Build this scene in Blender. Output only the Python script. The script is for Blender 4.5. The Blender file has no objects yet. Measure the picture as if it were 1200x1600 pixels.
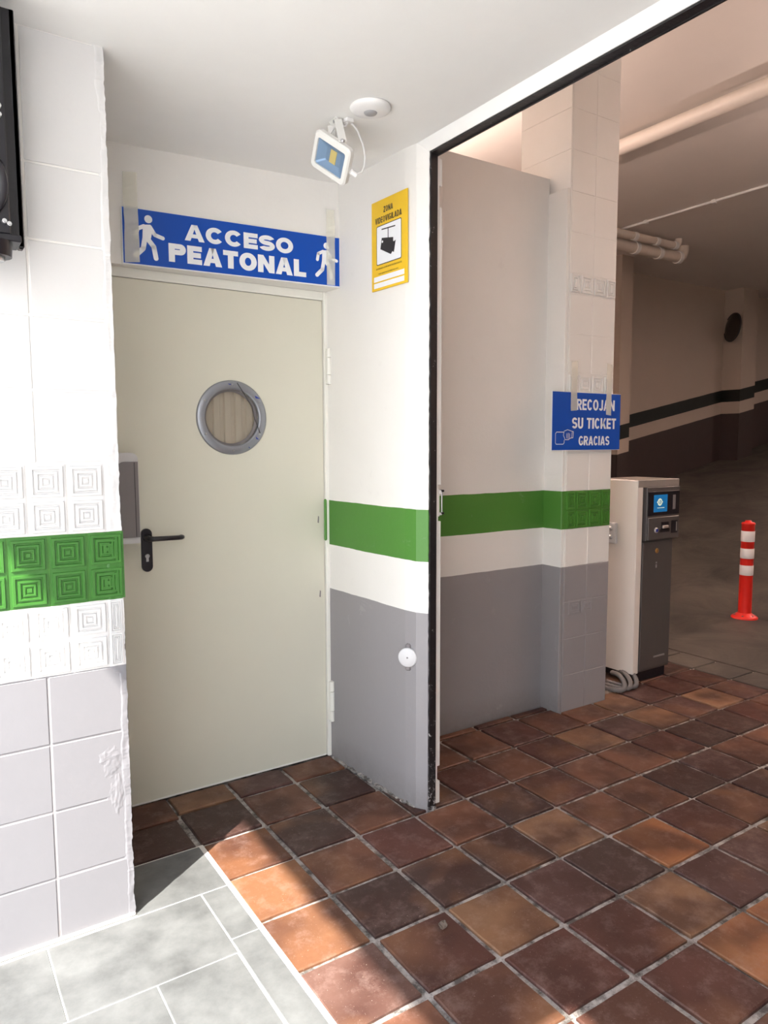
import bpy, math, random
from mathutils import Vector, Matrix
random.seed(7)
U = 0.254                      # one floor-tile pitch in metres; all coordinates below are in tile pitches
SC = bpy.context.scene
COL = SC.collection

# ------------------------------------------------------------------ camera, sky, sun, exposure
cam_d = bpy.data.cameras.new('camera')
cam = bpy.data.objects.new('camera', cam_d)
COL.objects.link(cam)
SC.camera = cam
cam_d.sensor_fit = 'HORIZONTAL'
cam_d.sensor_width = 36.0
cam_d.lens = 36.0 * 1134.6 / 1200.0
cam_d.clip_start = 0.05
cam_d.clip_end = 500
yaw, pitch, roll = 0.5827, 0.0939, -0.0032
fwd = Vector((math.sin(yaw) * math.cos(pitch), math.cos(yaw) * math.cos(pitch), -math.sin(pitch)))
rt = Vector((math.cos(yaw), -math.sin(yaw), 0))
up = rt.cross(fwd)
r2 = rt * math.cos(roll) + up * math.sin(roll)
u2 = -rt * math.sin(roll) + up * math.cos(roll)
M = Matrix((r2, u2, -fwd)).transposed().to_4x4()
M.translation = Vector((-3.1889, -10.5654, 5.6215)) * U
cam.matrix_world = M

SUN_DIR = Vector((0.68, 0.47, -1.0))
sd = bpy.data.lights.new('sun', 'SUN')
sd.energy = 10.0
sd.angle = math.radians(0.55)
sd.color = (1.0, 0.95, 0.87)
sun = bpy.data.objects.new('sun', sd)
COL.objects.link(sun)
sun.rotation_euler = SUN_DIR.to_track_quat('-Z', 'Y').to_euler()
sun.location = (-10, -8, 14)

world = bpy.data.worlds.new('sky')
SC.world = world
world.use_nodes = True
wn = world.node_tree.nodes
wl = world.node_tree.links
# clear-day sky: pale haze at the horizon, deeper blue overhead, the same in every compass direction
tcw = wn.new('ShaderNodeTexCoord'); sxw = wn.new('ShaderNodeSeparateXYZ'); rpw = wn.new('ShaderNodeValToRGB')
wl.new(tcw.outputs['Generated'], sxw.inputs[0]); wl.new(sxw.outputs['Z'], rpw.inputs[0]); wl.new(rpw.outputs[0], wn['Background'].inputs['Color'])
el = rpw.color_ramp.elements
el[0].position = 0.0; el[0].color = (1.0, .97, .93, 1)
el[1].position = 1.0; el[1].color = (.10, .19, .38, 1)
e_ = el.new(.30); e_.color = (.82, .86, .90, 1)
e_ = el.new(.60); e_.color = (.28, .38, .54, 1)
wn['Background'].inputs['Strength'].default_value = 3.3

SC.view_settings.view_transform = 'Standard'
SC.view_settings.look = 'None'
SC.view_settings.gamma = 1.0
SC.view_settings.use_curve_mapping = False
SC.view_settings.exposure = 0.87
GAR = 34.0                      # base watts of the lamps added to brighten the garage

# ------------------------------------------------------------------ material helpers
class NT:
    def __init__(s, name):
        s.m = bpy.data.materials.new(name)
        s.m.use_nodes = True
        s.t = s.m.node_tree
        s.b = s.t.nodes['Principled BSDF']
    def n(s, typ, **kw):
        x = s.t.nodes.new(typ)
        for k, v in kw.items():
            setattr(x, k, v)
        return x
    def l(s, a, b):
        s.t.links.new(a, b)
    def math(s, op, a, b=None):
        x = s.n('ShaderNodeMath', operation=op)
        for i, v in enumerate((a, b)):
            if v is None: continue
            if hasattr(v, 'links'): s.l(v, x.inputs[i])
            else: x.inputs[i].default_value = v
        return x.outputs[0]
    def mix(s, f, a, b, mode='MIX'):
        x = s.n('ShaderNodeMix', data_type='RGBA', blend_type=mode)
        for sock, v in ((x.inputs[0], f), (x.inputs[6], a), (x.inputs[7], b)):
            if hasattr(v, 'links'): s.l(v, sock)
            elif isinstance(v, tuple): sock.default_value = (*v[:3], 1)
            else: sock.default_value = v
        return x.outputs[2]
    def noise(s, scale, detail=4, rough=0.5, vec=None, dist=0.0):
        x = s.n('ShaderNodeTexNoise')
        x.inputs['Scale'].default_value = scale
        x.inputs['Detail'].default_value = detail
        x.inputs['Roughness'].default_value = rough
        x.inputs['Distortion'].default_value = dist
        if vec is not None: s.l(vec, x.inputs['Vector'])
        return x.outputs['Fac']
    def ramp(s, f, stops):
        x = s.n('ShaderNodeValToRGB')
        e = x.color_ramp.elements
        while len(e) < len(stops): e.new(0.5)
        for k, (p, c) in enumerate(stops):
            e[k].position = p
            e[k].color = (c, c, c, 1) if not isinstance(c, tuple) else (*c[:3], 1)
        s.l(f, x.inputs[0])
        return x.outputs[0]
    def bump(s, h, strength=0.3, dist=0.002):
        x = s.n('ShaderNodeBump')
        x.inputs['Strength'].default_value = strength
        x.inputs['Distance'].default_value = dist
        s.l(h, x.inputs['Height'])
        s.l(x.outputs[0], s.b.inputs['Normal'])
    def pos(s):
        return s.n('ShaderNodeNewGeometry').outputs['Position']
    def set(s, color=None, rough=None, metal=None, spec=None):
        for k, v in (('Base Color', color), ('Roughness', rough), ('Metallic', metal), ('Specular IOR Level', spec)):
            if v is None: continue
            if hasattr(v, 'links'): s.l(v, s.b.inputs[k])
            elif isinstance(v, tuple): s.b.inputs[k].default_value = (*v[:3], 1)
            else: s.b.inputs[k].default_value = v
        return s.m

def plain(name, color, rough=0.5, metal=0.0, vary=0.06, scale=12, bump=0.0, spec=None):
    k = NT(name)
    p = k.pos()
    f = k.noise(scale, 5, 0.6, p)
    lo = tuple(c * (1 - vary) for c in color)
    hi = tuple(min(1, c * (1 + vary)) for c in color)
    c = k.mix(f, lo, hi)
    k.set(c, rough, metal, spec)
    if bump: k.bump(k.noise(scale * 8, 4, 0.6, p), bump, 0.002)
    return k.m

WHITE, GREEN, GREY = (.84, .82, .79), (.075, .235, .035), (.30, .285, .295)

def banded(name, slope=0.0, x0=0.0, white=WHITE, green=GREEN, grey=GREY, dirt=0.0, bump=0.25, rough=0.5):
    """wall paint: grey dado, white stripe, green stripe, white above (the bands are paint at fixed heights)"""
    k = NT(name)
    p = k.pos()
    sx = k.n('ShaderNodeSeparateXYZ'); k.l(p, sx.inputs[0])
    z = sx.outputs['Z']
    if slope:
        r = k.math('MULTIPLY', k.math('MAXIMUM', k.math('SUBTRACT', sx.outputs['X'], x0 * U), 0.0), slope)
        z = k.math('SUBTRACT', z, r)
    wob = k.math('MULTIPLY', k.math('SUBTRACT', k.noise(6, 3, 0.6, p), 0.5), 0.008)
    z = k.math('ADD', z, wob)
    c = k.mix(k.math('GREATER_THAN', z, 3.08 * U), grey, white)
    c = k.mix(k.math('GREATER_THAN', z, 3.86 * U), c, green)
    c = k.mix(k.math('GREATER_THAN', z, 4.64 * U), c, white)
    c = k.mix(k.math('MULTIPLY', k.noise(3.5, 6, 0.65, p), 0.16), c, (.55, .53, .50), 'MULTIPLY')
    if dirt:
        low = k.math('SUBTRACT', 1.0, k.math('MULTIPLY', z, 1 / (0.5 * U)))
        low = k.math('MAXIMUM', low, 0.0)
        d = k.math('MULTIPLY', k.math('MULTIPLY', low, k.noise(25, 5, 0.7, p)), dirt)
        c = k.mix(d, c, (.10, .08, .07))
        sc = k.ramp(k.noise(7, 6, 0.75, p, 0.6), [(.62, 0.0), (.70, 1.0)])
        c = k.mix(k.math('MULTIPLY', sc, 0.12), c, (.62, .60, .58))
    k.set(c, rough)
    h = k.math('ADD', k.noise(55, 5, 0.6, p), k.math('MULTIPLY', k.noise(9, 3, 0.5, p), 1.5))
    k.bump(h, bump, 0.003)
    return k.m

def terracotta():
    k = NT('glazed_terracotta')
    oi = k.n('ShaderNodeObjectInfo')
    tc = k.n('ShaderNodeTexCoord')
    off = k.n('ShaderNodeVectorMath', operation='SCALE'); off.inputs[0].default_value = (37, 91, 53)
    k.l(oi.outputs['Random'], off.inputs['Scale'])
    ad = k.n('ShaderNodeVectorMath', operation='ADD')
    k.l(tc.outputs['Object'], ad.inputs[0]); k.l(off.outputs[0], ad.inputs[1])
    v = ad.outputs[0]
    cloud = k.ramp(k.noise(5.0, 2, 0.45, v), [(.40, 0.0), (.62, 1.0)])
    dark = k.mix(0.5, oi.outputs['Color'], (.040, .017, .014))
    dark = k.mix(0.55, dark, (.065, .028, .022))
    c = k.mix(k.math('MULTIPLY', cloud, 0.95), oi.outputs['Color'], dark)
    warm = k.ramp(k.noise(3.6, 2, 0.4, v, 0.3), [(.56, 0.0), (.74, 1.0)])
    c = k.mix(k.math('MULTIPLY', warm, 0.55), c, (.26, .13, .065))
    # mottling, fine white scuffs and specks
    c = k.mix(k.math('MULTIPLY', k.noise(60, 6, 0.7, v), 0.5), c, (.62, .42, .34), 'MULTIPLY')
    haze = k.ramp(k.noise(14, 6, 0.75, v), [(.50, 0.0), (.80, 1.0)])
    c = k.mix(k.math('MULTIPLY', haze, 0.32), c, (.42, .30, .26))
    sp = k.ramp(k.noise(150, 4, 0.8, v), [(.66, 0.0), (.70, 1.0)])
    c = k.mix(k.math('MULTIPLY', sp, 0.6), c, (.60, .50, .44))
    k.set(c, k.math('ADD', k.math('MULTIPLY', k.noise(20, 5, 0.7, v), 0.30), 0.34), 0.0, 0.30)
    k.bump(k.math('ADD', k.noise(18, 4, 0.6, v), k.math('MULTIPLY', k.noise(120, 4, 0.6, v), 0.4)), 0.22, 0.002)
    return k.m

def grout():
    k = NT('mortar_joint')
    p = k.pos()
    f = k.noise(16, 6, 0.75, p)
    c = k.mix(k.ramp(f, [(.40, 0.0), (.58, 1.0)]), (.10, .088, .078), (.44, .40, .37))
    k.set(c, 0.9)
    k.bump(k.noise(90, 5, 0.7, p), 0.6, 0.003)
    return k.m

def stone():
    k = NT('pale_grey_porcelain')
    p = k.pos()
    f = k.ramp(k.noise(5.0, 8, 0.7, p), [(.34, 0.0), (.66, 1.0)])
    c = k.mix(f, (.085, .087, .087), (.175, .18, .178))
    c = k.mix(k.math('MULTIPLY', k.noise(40, 5, 0.7, p), 0.25), c, (.7, .68, .66), 'MULTIPLY')
    k.set(c, 0.45)
    k.bump(k.noise(70, 4, 0.6, p), 0.08, 0.001)
    return k.m

def concrete():
    k = NT('stained_concrete')
    p = k.pos()
    f = k.noise(1.6, 8, 0.7, p, 0.8)
    c = k.mix(k.ramp(f, [(.35, 0.0), (.68, 1.0)]), (.028, .023, .020), (.10, .083, .068))
    sp = k.ramp(k.noise(14, 6, 0.8, p, 1.5), [(.66, 0.0), (.74, 1.0)])
    c = k.mix(k.math('MULTIPLY', sp, 0.6), c, (.42, .36, .32))
    k.set(c, 0.62)
    k.bump(k.noise(25, 6, 0.7, p), 0.5, 0.004)
    return k.m

def brushed(name, col, rough=0.38):
    k = NT(name)
    p = k.pos()
    mp = k.n('ShaderNodeMapping'); mp.inputs['Scale'].default_value = (1.0, 1.0, 0.03)
    k.l(p, mp.inputs[0])
    f = k.noise(120, 4, 0.6, mp.outputs[0])
    g = k.noise(5, 4, 0.6, p)
    c = k.mix(f, tuple(x * .88 for x in col), col)
    c = k.mix(k.math('MULTIPLY', g, 0.25), c, (.55, .52, .5), 'MULTIPLY')
    k.set(c, rough, 0.55)
    return k.m

def tape_mat():
    k = NT('masking_tape')
    p = k.pos()
    c = k.mix(k.noise(30, 5, 0.7, p), (.80, .78, .66), (.90, .89, .78))
    k.set(c, 0.55)
    k.b.inputs['Alpha'].default_value = 0.56
    k.bump(k.noise(40, 4, 0.6, p), 0.3, 0.002)
    return k.m

def edge_seal():
    k = NT('black_edge_seal')
    p = k.pos()
    sz = k.n('ShaderNodeSeparateXYZ'); k.l(p, sz.inputs[0])
    low = k.math('MULTIPLY', k.math('MAXIMUM', k.math('SUBTRACT', 0.75, sz.outputs['Z']), 0.0), 0.12)     # more knocks near the ground
    f = k.ramp(k.math('ADD', k.noise(35, 7, 0.8, p, 0.4), low), [(.63, 0.0), (.68, 1.0)])
    c = k.mix(f, (.012, .010, .011), (.45, .43, .42))
    k.set(c, 0.35)
    k.bump(k.noise(30, 5, 0.7, p), 0.5, 0.004)
    return k.m

MT = {
    'paint': banded('banded_wall_paint', dirt=0.6),
    'tilepaint_dimmed': banded('banded_tile_paint_dimmed', bump=0.12, rough=0.42, white=(.66, .65, .645), green=(.040, .155, .022), grey=(.215, .21, .225)), 'piertile': banded('banded_pier_tile_paint', bump=0.12, rough=0.42),  # left wall's copy of the paint, darkened in colour against the strong light there
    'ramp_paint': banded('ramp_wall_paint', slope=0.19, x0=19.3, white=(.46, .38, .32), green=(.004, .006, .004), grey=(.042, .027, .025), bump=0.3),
    'ceil': plain('white_ceiling_paint', (.86, .85, .83), 0.7, vary=0.02, bump=0.12),
    'garage_ceil': plain('garage_ceiling_paint', (.74, .67, .62), 0.8, vary=0.05, scale=2, bump=0.3),
    'white': plain('white_gloss_paint', (.85, .84, .82), 0.4, vary=0.03, bump=0.1),
    'doorpaint': plain('cream_door_enamel', (.66, .64, .54), 0.38, vary=0.03, scale=3, bump=0.04),
    'frame': plain('cream_frame_enamel', (.80, .79, .73), 0.4, vary=0.03),
    'terra': terracotta(), 'grout': grout(), 'stone': stone(), 'concrete': concrete(),
    'palegrout': plain('pale_tile_joint', (.60, .58, .54), 0.85, vary=0.12, scale=30, bump=0.3),
    'blue': plain('blue_sign_face', (.004, .072, .43), 0.35, vary=0.02, spec=0.3),
    'signwhite': plain('white_sign_print', (.84, .85, .88), 0.4, vary=0.01),
    'yellow': plain('yellow_sign_face', (.82, .52, .015), 0.4, vary=0.03),
    'black': plain('black_print', (.018, .015, .016), 0.4),
    'blackplastic': plain('black_plastic', (.012, .010, .014), 0.28),
    'blackmetal': plain('black_painted_metal', (.009, .008, .012), 0.35, 0.2),
    'steel': plain('bright_steel', (.55, .55, .56), 0.3, 0.9),
    'ringgrey': plain('grey_porthole_ring', (.30, .31, .34), 0.35, 0.55, vary=0.04),
    'corrug': plain('beige_corrugated_metal', (.52, .42, .32), 0.5, vary=0.1, scale=6),
    'greyplastic': plain('grey_plastic', (.20, .18, .185), 0.4),
    'paleplastic': plain('pale_plastic', (.62, .61, .62), 0.4),
    'lampwhite': plain('white_cast_aluminium', (.74, .73, .70), 0.38, vary=0.03),
    'seal': edge_seal(), 'tape': tape_mat(),
    'machine': brushed('brushed_machine_steel', (.50, .46, .43)),
    'machine_front': brushed('shaded_machine_steel', (.16, .145, .14)),  # front steel darkened in colour for the shade on that side
    'beige_metal': plain('pale_beige_machine_enamel', (.72, .66, .61), 0.42, vary=0.06, scale=3),
    'red': plain('red_flexible_plastic', (.72, .018, .010), 0.4, vary=0.05),
    'reflect': plain('white_reflective_band', (.80, .76, .76), 0.35),
    'pipe': plain('painted_pipe', (.72, .64, .57), 0.5),
    'conduit': plain('grey_conduit', (.15, .14, .14), 0.55),
    'pvc': plain('white_pvc', (.82, .81, .80), 0.35),
    'lens': plain('grey_sensor_lens', (.34, .34, .35), 0.35),
    'led': plain('yellow_led_chip', (.80, .58, .20), 0.4),
    'reflector': plain('lamp_reflector', (.30, .42, .60), 0.25, 0.35),
    'bluefilm': plain('blue_film', (.02, .04, .28), 0.4),
    'leaf': plain('dry_leaf', (.13, .10, .08), 0.8, vary=0.3, scale=60),
    'pavement': plain('pale_pavement', (.58, .56, .53), 0.85, vary=0.1, scale=2, bump=0.3),
}
def mirror_mat():
    k = NT('convex_mirror_glass'); k.set((.10, .095, .09), 0.05, 1.0); return k.m
MT['mirror'] = mirror_mat()
def glass_mat():
    k = NT('clear_glass')
    tr = k.n('ShaderNodeBsdfTransparent'); tr.inputs[0].default_value = (.93, .95, .96, 1)
    gl = k.n('ShaderNodeBsdfGlossy'); gl.inputs['Roughness'].default_value = 0.03
    lw = k.n('ShaderNodeLayerWeight'); lw.inputs[0].default_value = 0.5
    fr = k.math('ADD', k.math('MULTIPLY', k.math('POWER', lw.outputs['Facing'], 4.0), 0.8), 0.03)
    mx = k.n('ShaderNodeMixShader')
    k.l(fr, mx.inputs[0]); k.l(tr.outputs[0], mx.inputs[1]); k.l(gl.outputs[0], mx.inputs[2])
    k.l(mx.outputs[0], k.t.nodes['Material Output'].inputs['Surface'])
    return k.m
MT['glass'] = glass_mat()
def screen_mat():
    k = NT('lit_blue_screen'); k.set((.01, .05, .12), 0.2)
    k.b.inputs['Emission Color'].default_value = (.01, .17, .42, 1); k.b.inputs['Emission Strength'].default_value = 0.35
    return k.m
MT['screen'] = screen_mat()
def tube_glow():
    k = NT('added_lamp_tube'); k.set((.9, .9, .9), 0.3)
    k.b.inputs['Emission Color'].default_value = (1, .78, .65, 1); k.b.inputs['Emission Strength'].default_value = 3.0
    return k.m
MT['tubeglow'] = tube_glow()
def glow_print():
    k = NT('lit_screen_print'); k.set((.7, .75, .6), 0.3)
    k.b.inputs['Emission Color'].default_value = (.7, .8, .55, 1); k.b.inputs['Emission Strength'].default_value = 0.3
    return k.m
MT['glow'] = glow_print()

# ------------------------------------------------------------------ mesh helpers (coordinates in tile pitches)
class MB:
    def __init__(s): s.v = []; s.f = []; s.sm = []
    def add(s, vs, fs, smooth=False):
        o = len(s.v)
        s.v += [tuple(v) for v in vs]
        s.f += [tuple(i + o for i in f) for f in fs]
        s.sm += [smooth] * len(fs)
        return s
    def box(s, x0, y0, z0, x1, y1, z1, M=None):
        vs = [(x, y, z) for z in (z0, z1) for y in (y0, y1) for x in (x0, x1)]
        if M is not None: vs = [M @ Vector(v) for v in vs]
        return s.add(vs, [(0, 2, 3, 1), (4, 5, 7, 6), (0, 1, 5, 4), (2, 6, 7, 3), (0, 4, 6, 2), (1, 3, 7, 5)])
    def cbox(s, x0, y0, z0, x1, y1, z1, c=0.01, M=None):
        """box with chamfered edges"""
        vs = []; idx = {}
        def P(a, b, d, k):
            X = (x0, x1)[a]; Y = (y0, y1)[b]; Z = (z0, z1)[d]
            sx = c if a == 0 else -c; sy = c if b == 0 else -c; sz = c if d == 0 else -c
            p = [X, Y, Z]
            if k != 0: p[0] += sx
            if k != 1: p[1] += sy
            if k != 2: p[2] += sz
            idx[(a, b, d, k)] = len(vs); vs.append(Vector(p))
        for a in (0, 1):
            for b in (0, 1):
                for d in (0, 1):
                    for k in (0, 1, 2): P(a, b, d, k)
        fs = []
        I = lambda a, b, d, k: idx[(a, b, d, k)]
        def quad(q, out):
            pts = [vs[i] for i in q]
            n = (pts[1] - pts[0]).cross(pts[2] - pts[0])
            fs.append(q if n.dot(out) > 0 else q[::-1])
        for a in (0, 1):
            s_ = 1 if a else -1
            quad((I(a,0,0,0), I(a,1,0,0), I(a,1,1,0), I(a,0,1,0)), Vector((s_, 0, 0)))
            quad((I(0,a,0,1), I(1,a,0,1), I(1,a,1,1), I(0,a,1,1)), Vector((0, s_, 0)))
            quad((I(0,0,a,2), I(1,0,a,2), I(1,1,a,2), I(0,1,a,2)), Vector((0, 0, s_)))
            for b in (0, 1):
                t_ = 1 if b else -1
                quad((I(a,b,0,0), I(a,b,1,0), I(a,b,1,1), I(a,b,0,1)), Vector((s_, t_, 0)))
                quad((I(a,0,b,0), I(a,1,b,0), I(a,1,b,2), I(a,0,b,2)), Vector((s_, 0, t_)))
                quad((I(0,a,b,1), I(1,a,b,1), I(1,a,b,2), I(0,a,b,2)), Vector((0, s_, t_)))
                for d in (0, 1):
                    quad((I(a,b,d,0), I(a,b,d,1), I(a,b,d,2)), Vector((s_, t_, 1 if d else -1)))
        if M is not None: vs = [M @ v for v in vs]
        return s.add(vs, fs)
    def prism(s, poly, a, b, axis='z', M=None):
        """poly: 2D points; extruded along axis from a to b. axis z:(x,y) y:(x,z) x:(y,z)"""
        def p3(p, t):
            return {'z': (p[0], p[1], t), 'y': (p[0], t, p[1]), 'x': (t, p[0], p[1])}[axis]
        n = len(poly)
        ar = sum(poly[i][0] * poly[(i + 1) % n][1] - poly[(i + 1) % n][0] * poly[i][1] for i in range(n))
        flip = (ar < 0) ^ (axis == 'y') ^ (b < a)
        vs = [p3(p, a) for p in poly] + [p3(p, b) for p in poly]
        fs = [tuple(range(n))[::-1], tuple(range(n, 2 * n))] + [(i, (i + 1) % n, n + (i + 1) % n, n + i) for i in range(n)]
        if flip: fs = [f[::-1] for f in fs]
        if M is not None: vs = [M @ Vector(v) for v in vs]
        return s.add(vs, fs)
    def tube(s, pts, r, n=10, caps=True, ribs=None):
        pts = [Vector(p) for p in pts]
        rs = r if isinstance(r, (list, tuple)) else [r] * len(pts)
        o = []; prev = None
        for i, p in enumerate(pts):
            d = (pts[min(i + 1, len(pts) - 1)] - pts[max(i - 1, 0)]).normalized()
            if prev is None:
                a = d.orthogonal().normalized()
            else:
                a = (prev - d * prev.dot(d)).normalized()
            prev = a; b = d.cross(a)
            o += [p + (a * math.cos(t) + b * math.sin(t)) * rs[i] for t in [2 * math.pi * k / n for k in range(n)]]
        fs = [(i * n + k, i * n + (k + 1) % n, (i + 1) * n + (k + 1) % n, (i + 1) * n + k) for i in range(len(pts) - 1) for k in range(n)]
        s.add(o, fs, True)
        if caps:
            s.add(o[:n], [tuple(range(n))[::-1]]); s.add(o[-n:], [tuple(range(n))])
        return s
    def lathe(s, prof, c=(0, 0, 0), n=32, M=None, smooth=True, close=True):
        """prof: (r, h) pairs around local z"""
        vs = []
        for r, h in prof:
            vs += [Vector((c[0] + r * math.cos(2 * math.pi * k / n), c[1] + r * math.sin(2 * math.pi * k / n), c[2] + h)) for k in range(n)]
        fs = [(i * n + k, i * n + (k + 1) % n, (i + 1) * n + (k + 1) % n, (i + 1) * n + k) for i in range(len(prof) - 1) for k in range(n)]
        if M is not None: vs = [M @ v for v in vs]
        s.add(vs, fs, smooth)
        if close:
            s.add(vs[:n], [tuple(range(n))[::-1]]); s.add(vs[-n:], [tuple(range(n))])
        return s
    def mesh(s, name, mat):
        me = bpy.data.meshes.new(name)
        me.from_pydata([(v[0] * U, v[1] * U, v[2] * U) for v in s.v], [], s.f)
        me.polygons.foreach_set('use_smooth', s.sm)
        me.materials.append(mat)
        me.update()
        return me
    def build(s, name, mat, parent=None, loc=None, rot=None):
        o = bpy.data.objects.new(name, s.mesh(name, mat if not isinstance(mat, str) else MT[mat]))
        COL.objects.link(o)
        if parent is not None: o.parent = parent
        if loc is not None: o.location = [c * U for c in loc]
        if rot is not None: o.rotation_euler = rot
        return o

def link_mesh(name, me, parent=None, loc=(0, 0, 0), rot=None):
    o = bpy.data.objects.new(name, me); COL.objects.link(o)
    if parent is not None: o.parent = parent
    o.location = [c * U for c in loc]
    if rot is not None: o.rotation_euler = rot
    return o
def tag(o, label, cat, group=None):
    o['label'] = label; o['category'] = cat
    if group: o['group'] = group
    return o
def empty(name, loc, rot=(0, 0, 0)):
    o = bpy.data.objects.new(name, None); COL.objects.link(o)
    o.location = [c * U for c in loc]; o.rotation_euler = rot
    o.empty_display_size = 0.05
    return o
def thing(name, label, cat, loc, rot=(0, 0, 0), group=None):
    return tag(empty(name, loc, rot), label, cat, group)
def struct(o, label=None):
    o['kind'] = 'structure'
    if label: o['label'] = label
    return o
def sm(t): t = max(0, min(1, t)); return t * t * (3 - 2 * t)

def text_obj(name, body, w, h, mat, parent, cx, cz, y, bold=0.02, depth=0.01, shear=0.0):
    """flat printed lettering fitted into w x h (tile pitches), centred at (cx, cz) in the sign's local plane, facing -y"""
    cu = bpy.data.curves.new(name, 'FONT')
    cu.body = body; cu.size = 1.0; cu.offset = bold; cu.extrude = 0.0; cu.resolution_u = 4
    cu.align_x = 'LEFT'; cu.space_character = 1.0 + bold * 2.2
    t = bpy.data.objects.new('tmp', cu); COL.objects.link(t)
    dg = bpy.context.evaluated_depsgraph_get(); dg.update()
    me = bpy.data.meshes.new_from_object(t.evaluated_get(dg))
    bpy.data.objects.remove(t); bpy.data.curves.remove(cu)
    xs = [v.co.x for v in me.vertices]; ys = [v.co.y for v in me.vertices]
    x0, x1, y0, y1 = min(xs), max(xs), min(ys), max(ys)
    for v in me.vertices:
        a = (v.co.x - x0) / (x1 - x0) - .5; b = (v.co.y - y0) / (y1 - y0) - .5
        v.co = ((cx + a * w + shear * b * h) * U, y * U, (cz + b * h) * U)
    me.materials.clear(); me.materials.append(MT[mat] if isinstance(mat, str) else mat)
    me.update()
    o = bpy.data.objects.new(name, me); COL.objects.link(o); o.parent = parent
    return o

ADV = {'I': .36, 'J': .78, 'E': .82, 'L': .80, 'T': .88, 'A': 1.08, 'O': 1.05, 'C': 1.0, 'G': 1.05, 'N': 1.02, 'D': 1.0, 'K': 1.04, 'V': 1.05, ' ': .45}
def glyph(mb, ch, x0, z0, w, h, t, y):
    """one heavy grotesque capital in a w x h cell; t = stem width"""
    th = t * .82
    def bar(a, b, c, d): flat(mb, [(x0 + a, z0 + b), (x0 + c, z0 + b), (x0 + c, z0 + d), (x0 + a, z0 + d)], y)
    def quad(*p): flat(mb, [(x0 + a, z0 + b) for a, b in p], y - .0004)
    def arc(cx, cz, rx, rz, a0, a1, n=18):
        vs = []
        for k in range(n + 1):
            a = math.radians(a0 + (a1 - a0) * k / n)
            vs += [(x0 + cx + rx * math.cos(a), y - .0002, z0 + cz + rz * math.sin(a)), (x0 + cx + (rx - t) * math.cos(a), y - .0002, z0 + cz + (rz - th) * math.sin(a))]
        mb.add(vs, [(2 * k, 2 * k + 1, 2 * k + 3, 2 * k + 2) for k in range(n)])
    if ch == 'I': bar(0, 0, w, h)
    elif ch in 'EL':
        bar(0, 0, t, h); bar(t, 0, w, th)
        if ch == 'E': bar(t, h - th, w, h); bar(t, h / 2 - th / 2, w * .93, h / 2 + th / 2)
    elif ch == 'T': bar(w / 2 - t / 2, 0, w / 2 + t / 2, h - th); bar(0, h - th, w, h)
    elif ch in 'AV':
        f = (lambda v: v) if ch == 'A' else (lambda v: h - v)
        quad((0, f(0)), (t * 1.08, f(0)), (w / 2 + t * .30, f(h)), (w / 2 - t * .55, f(h)))
        quad((w, f(0)), (w - t * 1.08, f(0)), (w / 2 - t * .30, f(h)), (w / 2 + t * .55, f(h)))
        if ch == 'A': bar(w * .24, h * .19, w * .76, h * .19 + th * .85)
    elif ch == 'N': bar(0, 0, t, h); bar(w - t, 0, w, h); quad((0, h), (t, h), (w, 0), (w - t, 0))
    elif ch == 'Z': bar(0, 0, w, th); bar(0, h - th, w, h); quad((0, th), (t * 1.2, th), (w, h - th), (w - t * 1.2, h - th))
    elif ch == 'K':
        bar(0, 0, t, h); quad((t * .9, h * .32), (w - t * 1.15, h), (w, h), (t * .9, h * .12)); quad((t * 1.2, h * .50), (t * 1.9, h * .72), (w * 1.02, 0), (w - t * 1.15, 0))
    elif ch == 'O': arc(w / 2, h / 2, w / 2, h / 2 + .01 * h, 0, 360, 36)
    elif ch == 'C': arc(w / 2, h / 2, w / 2, h / 2 + .01 * h, 38, 322, 30)
    elif ch == 'G': arc(w / 2, h / 2, w / 2, h / 2 + .01 * h, 40, 325, 30); bar(w - t, h * .1, w, h * .5); bar(w * .52, h * .5 - th * .9, w, h * .5)
    elif ch == 'S':
        rz = (h + th) / 4
        arc(w / 2, h - rz, w / 2, rz, 22, 270, 22); arc(w / 2, rz, w / 2, rz, 90, -158, 22)
    elif ch in 'PRB':
        bar(0, 0, t, h); rz = (h * (.5 if ch == 'B' else .60)) / 2; k = w - rz * 1.05
        bar(t, h - th, k, h); bar(t, h - 2 * rz, k, h - 2 * rz + th); arc(k, h - rz, w - k, rz, -90, 90, 14)
        if ch == 'R': quad((w * .38, h * .42), (w * .38 + t, h * .42), (w * 1.04, 0), (w * 1.04 - t * 1.15, 0))
        if ch == 'B': bar(t, 0, k, th); arc(k, h * .27, w - k, h * .27, -90, 90, 14)
    elif ch == 'D': bar(0, 0, t, h); k = w * .45; bar(t, h - th, k, h); bar(t, 0, k, th); arc(k, h / 2, w - k, h / 2, -90, 90, 20)
    elif ch == 'U': bar(0, w * .45, t, h); bar(w - t, w * .45, w, h); arc(w / 2, w * .45, w / 2, w * .45 + .01 * h, 180, 360, 20)
    elif ch == 'J': bar(w - t, w * .42, w, h); arc(w / 2, w * .42, w / 2, w * .42 + .01 * h, 190, 360, 18)
def lettering(body, w, h, mat, parent, cx, cz, y, t=.27, gap=.07):
    """printed capitals filling w x h centred at (cx, cz) of a sign's local plane"""
    tot = sum(ADV.get(c, .95) for c in body) + gap * (len(body) - 1)
    k = w / tot; x = cx - w / 2; mb = MB()
    for c in body:
        a = ADV.get(c, .95) * k
        if c != ' ': glyph(mb, c, x, cz - h / 2, a, h, min(t * k * 1.25, t * h * 1.25), y)
        x += a + gap * k
    return mb.build('lettering', mat, parent)

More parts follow.
